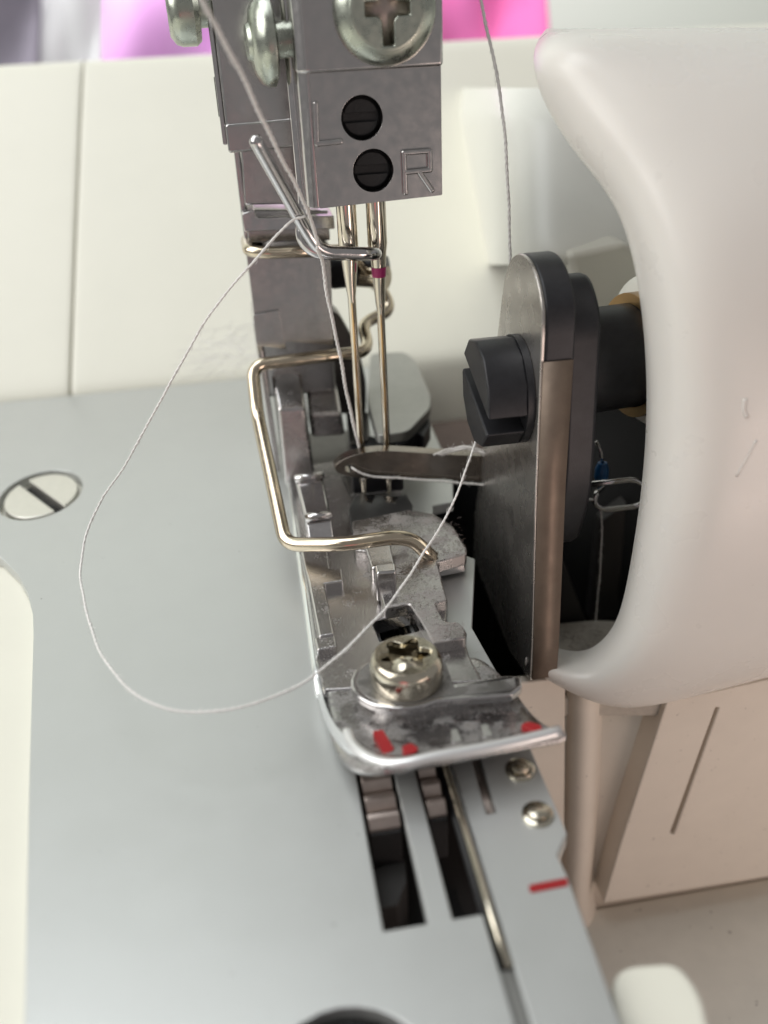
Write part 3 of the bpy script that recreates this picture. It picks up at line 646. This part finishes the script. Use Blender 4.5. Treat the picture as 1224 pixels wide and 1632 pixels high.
R5 = [(1300, 44, .2), (1300, 44, -1.0), (1420, 60, -1.7), (1500, 120, -2.1), (1540, 230, -2.4), (1560, 350, -2.6), (1560, 480, -2.8), (1560, 600, -2.9), (1560, 720, -2.95), (1540, 860, -2.9), (1500, 980, -2.8), (1400, 1040, -2.6), (1260, 1070, -2.2), (1060, 1110, -1.9), (915, 1085, -1.8), (842, 1055, -1.85)]
rows = [[at(x, y, Y=yy) for x, y, yy in r] for r in (R0, R1, R2, R3, R4, R5)]
back = [p + Vector((.06, .22, 0)) for p in rows[0]]
shell = grid('cover_shell', [back] + rows, 'white', cv, sub=3, solid=0)
dg = bpy.context.evaluated_depsgraph_get()
def on_cover(px, py):
    d_ = (at(px, py, d=1)-CAM).normalized()
    ok, loc, nor, idx = shell.evaluated_get(dg).ray_cast(CAM, d_)
    return loc + d_*.024 if ok else at(px, py, Y=-2.85)
tube('embossed_mark', smooth_path([on_cover(1186, 634), on_cover(1184, 652), on_cover(1189, 664)], 4), .03, 'white', cv, 10)
tube('embossed_mark', smooth_path([on_cover(1204, 700), on_cover(1188, 730), on_cover(1172, 758)], 4), .025, 'white', cv, 10)

# ================================================================== inside the opening
lg = zp(-1.5, (835, 1000), (880, 992), (950, 986), (1000, 988), (1060, 1000), (1080, 1110), (840, 1110))
prism('dusty_ledge', lg, -1.8, -1.5, 'tan', body, bev=.05)
t = thing('inner_lever', 'dark grey lever standing inside the black opening of the white cover', 'lever')
hexa('lever', [at(868, 990, Y=-.6), at(935, 992, Y=-.6), at(935, 992, Y=-.3), at(868, 990, Y=-.3), at(872, 840, Y=-.6), at(880, 842, Y=-.6), at(880, 842, Y=-.3), at(872, 840, Y=-.3)], 'grey_lever', t, .03)
prism('post', yp(-.2, (940, 990), (985, 985), (1000, 800), (958, 830)), -.2, 0, 'grey_lever', t, axis='Y', bev=.03)
t = thing('wire_thread_guide', 'small bent wire thread guide loop inside the white cover opening', 'thread guide')
wg = [at(940, 772, Y=-1.2), at(1012, 764, Y=-1.2), at(1030, 776, Y=-1.15), at(1030, 800, Y=-1.05), at(1012, 808, Y=-1.0), at(962, 813, Y=-1.0), at(947, 802, Y=-1.0), at(950, 786, Y=-1.0), at(962, 776, Y=-.8), at(962, 760, Y=-.6)]
tube('wire', fillet_path(wg, .08), .03, 'chrome', t, 12)
t = thing('blue_tip', 'small blue plastic tip above the bent wire guide', 'tip')
c = at(959, 752, Y=-.7)
lathe('tip', [(0, .12), (.05, .11), (.075, .04), (.078, -.06), (.06, -.12), (0, -.13)], c, (0, 0, 1), 'blue', t, 20)
tube('stalk', [c+Vector((0, 0, .1)), c+Vector((-.02, .02, .24)), c+Vector((-.08, .05, .36))], .02, 'chrome', c and t, 10)

# ================================================================== threads
def thread(name, label, pts, r=.016, n=26, group='white sewing threads', twist=.12, wob=.004):
    path = smooth_path(pts, n)
    for p in path:      # never below the plate
        pass
    # even spacing
    out = [path[0]]; step = .02; acc = 0
    for a, b in zip(path[:-1], path[1:]):
        L_ = (b-a).length
        if L_ < 1e-9: continue
        d = step-acc
        while d <= L_:
            out.append(a.lerp(b, d/L_)); d += step
        acc = L_-(d-step)
    bm = bmesh.new(); k = len(out)
    ph = [random.uniform(0, 6.28) for _ in range(6)]
    for i, p in enumerate(out):      # small kinks left over from the spool
        f = i*step; fade = min(1, i/15, (k-1-i)/15)
        p += Vector((math.sin(f*5.1+ph[0])+.6*math.sin(f*11.3+ph[1]), math.sin(f*4.3+ph[2]), math.sin(f*5.7+ph[3])+.6*math.sin(f*12.9+ph[4])))*.0045*fade
    for ply in range(2):
        pp = []; s = 0
        for i, p in enumerate(out):
            T = (out[min(i+1, k-1)]-out[max(i-1, 0)]).normalized()
            ref = Vector((0, 0, 1)) if abs(T.z) < .95 else Vector((1, 0, 0))
            u = (ref-T*ref.dot(T)).normalized(); v = T.cross(u)
            a = 2*math.pi*s/twist + math.pi*ply; s += step
            pp.append(p + (u*math.cos(a)+v*math.sin(a))*r*.32 + Vector((random.uniform(-1, 1), random.uniform(-1, 1), random.uniform(-1, 1)))*wob*.4)
        sweep_bm(bm, pp, r*.72, 6)
    # loose fibres standing off the yarn
    for _ in range(int(k*.4)):
        i = random.randrange(k); d = Vector((random.uniform(-1, 1), random.uniform(-1, 1), random.uniform(-1, 1))).normalized()
        e = out[min(k-1, i+3)]
        p0 = out[i]; p1 = p0+d*random.uniform(.01, .03)+(e-p0)*.5; p2 = p1+d*random.uniform(-.005, .02)+(e-p0)*.5
        sweep_bm(bm, [p0, p1, p2], .0016, 3, cap=False)
    o = from_bm(name, bm, 'thread', None, True)
    return tag(o, label, 'thread', group)
thread('loose_thread', 'long loose thread looping left over the silver plate and back to the knife', [
at(486, 345, d=7.9), at(465, 352, d=7.9), at(440, 378, d=7.9), at(380, 444, d=7.95), at(330, 508, d=8.0), at(255, 640, d=8.2), at(200, 740, d=8.4), at(160, 800, d=8.45), at(138, 850, d=8.4), at(129, 900, d=8.2), at(133, 950, d=7.8), at(146, 1005, d=7.4), at(170, 1055, d=7.05),
    at(205, 1097, d=6.8), at(250, 1124, d=6.65), at(310, 1135, d=6.6), at(370, 1131, d=6.6), at(440, 1108, d=6.7), at(505, 1072, d=6.85), at(570, 1018, d=7.1), at(625, 955, d=7.45), at(680, 875, d=7.95), at(720, 805, d=8.35), at(748, 735, d=8.6), at(762, 690, d=8.75), at(775, 660, d=8.9)], r=.012)
thread('needle_thread', 'taut thread running from wire guide down to the left needle eye', [
    at(505, 395, d=8.05), at(514, 420, Y=-.40), at(524, 480, Y=-.32), at(540, 560, Y=-.22), at(556, 640, Y=-.13), at(570, 705, Y=-.06), at(577, 745, Y=-.05), at(580, 775, Y=0)], r=.020)
thread('upper_thread', 'blurred near thread slanting down from the top left to the wire guide', [
    at(300, -45, d=5.6), at(345, 45, d=5.9), at(400, 150, d=6.5), at(450, 255, d=7.1), at(490, 335, d=7.7), at(508, 392, d=8.05)], r=.018)
thread('right_thread', 'thread hanging down from the top to the rounded knife top', [
    at(758, -40, Y=-.3), at(772, 30, Y=-.35), at(787, 90, Y=-.4), at(798, 160, Y=-.45), at(806, 240, Y=-.5), at(811, 320, Y=-.5), at(812, 400, Y=-.5), at(812, 480, Y=-.4)], r=.016)
thread('looper_thread', 'thin thread from the looper eye across to the bent wire guide', [
    at(560, 744, Y=-.18), at(563, 747, Y=-.27), at(580, 756, Y=-.28), at(610, 761, Y=-.28), at(680, 765, Y=-.28), at(770, 773, Y=-.30), at(860, 784, Y=-.5), at(905, 789, Y=-.8), at(947, 797, Y=-1.03)], r=.013)
thread('looper_thread', 'thin thread dropping straight down from bent wire guide in the dark', [
    at(950, 800, Y=-.98), at(958, 818, Y=-.95), at(959, 880, Y=-.95), at(953, 940, Y=-.95), at(949, 992, Y=-.95)], r=.010)
bm = bmesh.new()
for k in range(7):   # an untwisted end: several thin plies side by side
    jx = [random.uniform(-3, 3) for _ in range(6)]
    ps = [at(x+jx[i]*2, y+jx[(i+2) % 6]*(1.2 if i not in (0, 5) else .4), Y=yy+random.uniform(-.03, .03)) for i, (x, y, yy) in enumerate(((694+k*3, 725, -.24), (720, 719, -.30), (742, 714, -.33), (758, 717, -.35), (773, 723, -.36), (788, 733, -.2)))]
    sweep_bm(bm, smooth_path(ps, 6), .0085, 6)
for k in range(60):
    p0 = at(random.uniform(705, 775), random.uniform(712, 722), Y=-.32); d_ = Vector((random.uniform(-1, 1), random.uniform(-.5, .5), random.uniform(-.4, 1)))*random.uniform(.02, .08)
    sweep_bm(bm, [p0, p0+d_*.6+Vector((.01, 0, 0)), p0+d_], .0016, 3, cap=False)
tag(from_bm('looper_thread', bm, 'thread'), 'fuzzy untwisted thread end bunched on top of the looper beside the knife', 'thread', 'white sewing threads')

# ================================================================== lint
def lint(name, label, spots, n, length=(.02, .075), r=.0022, material='lint'):
    bm = bmesh.new()
    for _ in range(n):
        f = random.choice(spots); p = f()
        a = random.uniform(0, 2*math.pi); L_ = random.uniform(*length); q = [p]
        for k in range(3):
            a += random.uniform(-.9, .9); q.append(q[-1] + Vector((math.cos(a), math.sin(a), random.uniform(-.12, .28)))*L_/3)
        sweep_bm(bm, q, r, 3, cap=False)
    o = from_bm(name, bm, material); tag(o, label, 'lint', None, 'stuff')
def pxspot(x0, x1, y0, y1, z): return lambda: at(random.uniform(x0, x1), random.uniform(y0, y1), Z=z)
def line_spot(pts, z, j=6):
    def f():
        i = random.randrange(len(pts)-1); t_ = random.random()
        return at(pts[i][0]*(1-t_)+pts[i+1][0]*t_+random.uniform(-j, j), pts[i][1]*(1-t_)+pts[i+1][1]*t_+random.uniform(-j, j), Z=z)
    return f
lint('lint', 'grey lint fibres settled on the presser foot and its edges', [pxspot(600, 735, 825, 890, .325), pxspot(640, 700, 880, 985, .325), line_spot([(650, 814), (690, 823), (720, 845), (738, 874)], .325, 3), pxspot(690, 740, 992, 1018, .325), pxspot(650, 760, 1040, 1090, .36), pxspot(560, 860, 1130, 1165, .27)], 900, (.012, .05), r=.0011)
lint('lint', 'dark brown fibre crumbs sprinkled over the dusty deck of the foot', [pxspot(600, 735, 828, 885, .326), pxspot(640, 700, 880, 985, .326), pxspot(660, 740, 840, 885, .326)], 260, (.012, .04), .0016, 'brown')
lint('lint', 'pale hairs clinging to the ankle legs of the presser foot', [lambda: Vector((random.uniform(-.97, -.66), .66-.18*random.random()+.12, random.uniform(.35, 1.1))), lambda: Vector((random.uniform(-.58, -.25), .96, random.uniform(.55, .85)))], 130, (.04, .16), .0016)
lint('lint', 'soft white tuft of fluff at the rear of the plate beside the column', [lambda: at(random.gauss(362, 14), random.gauss(555, 26), Y=random.uniform(3.2, 3.9))], 45, (.4, 1.0), .004, 'thread')
lint('lint', 'pale lint scattered on the tan ledge inside the cover', [pxspot(850, 1000, 992, 1040, -1.49)], 300, r=.0016)

# ================================================================== background: cloths and wall
wl = box('wall', (-60, 34, -40), (90, 35, 80), 'wall'); tag(wl, None, None, kind='structure')
def cloth(name, label, x0, x1, ytop, ybot, Y, material, folds, amp):
    rows = []
    for j in range(7):
        py = ytop+(ybot-ytop)*j/6; row = []
        for i in range(25):
            u = i/24; px = x0+(x1-x0)*u
            p = at(px, py, Y=Y); p.y += amp*math.sin(u*folds*6.28+.6*j)+.4*amp*math.sin(u*folds*14+1.3)
            row.append(p)
        rows.append(row)
    return tag(grid(name, rows, material, None, sub=2, solid=.3), label, 'cloth')
cloth('pink_cloth', 'out of focus pink cloth behind the cream panel', 140, 700, -160, 140, 26, 'violet', 2.3, .7)
cloth('pink_cloth', 'deeper pink cloth behind the panel right of needle clamp', 600, 868, -160, 100, 24, 'pink', 1.2, .4)
cloth('white_cloth', 'bright blurred white cloth at the top left corner', 40, 165, -160, 140, 22, 'whitecloth', 1, .3)
cloth('grey_cloth', 'grey lilac blurred cloth at the far top left', -200, 66, -100, 140, 21, 'greycloth', 1, .3)
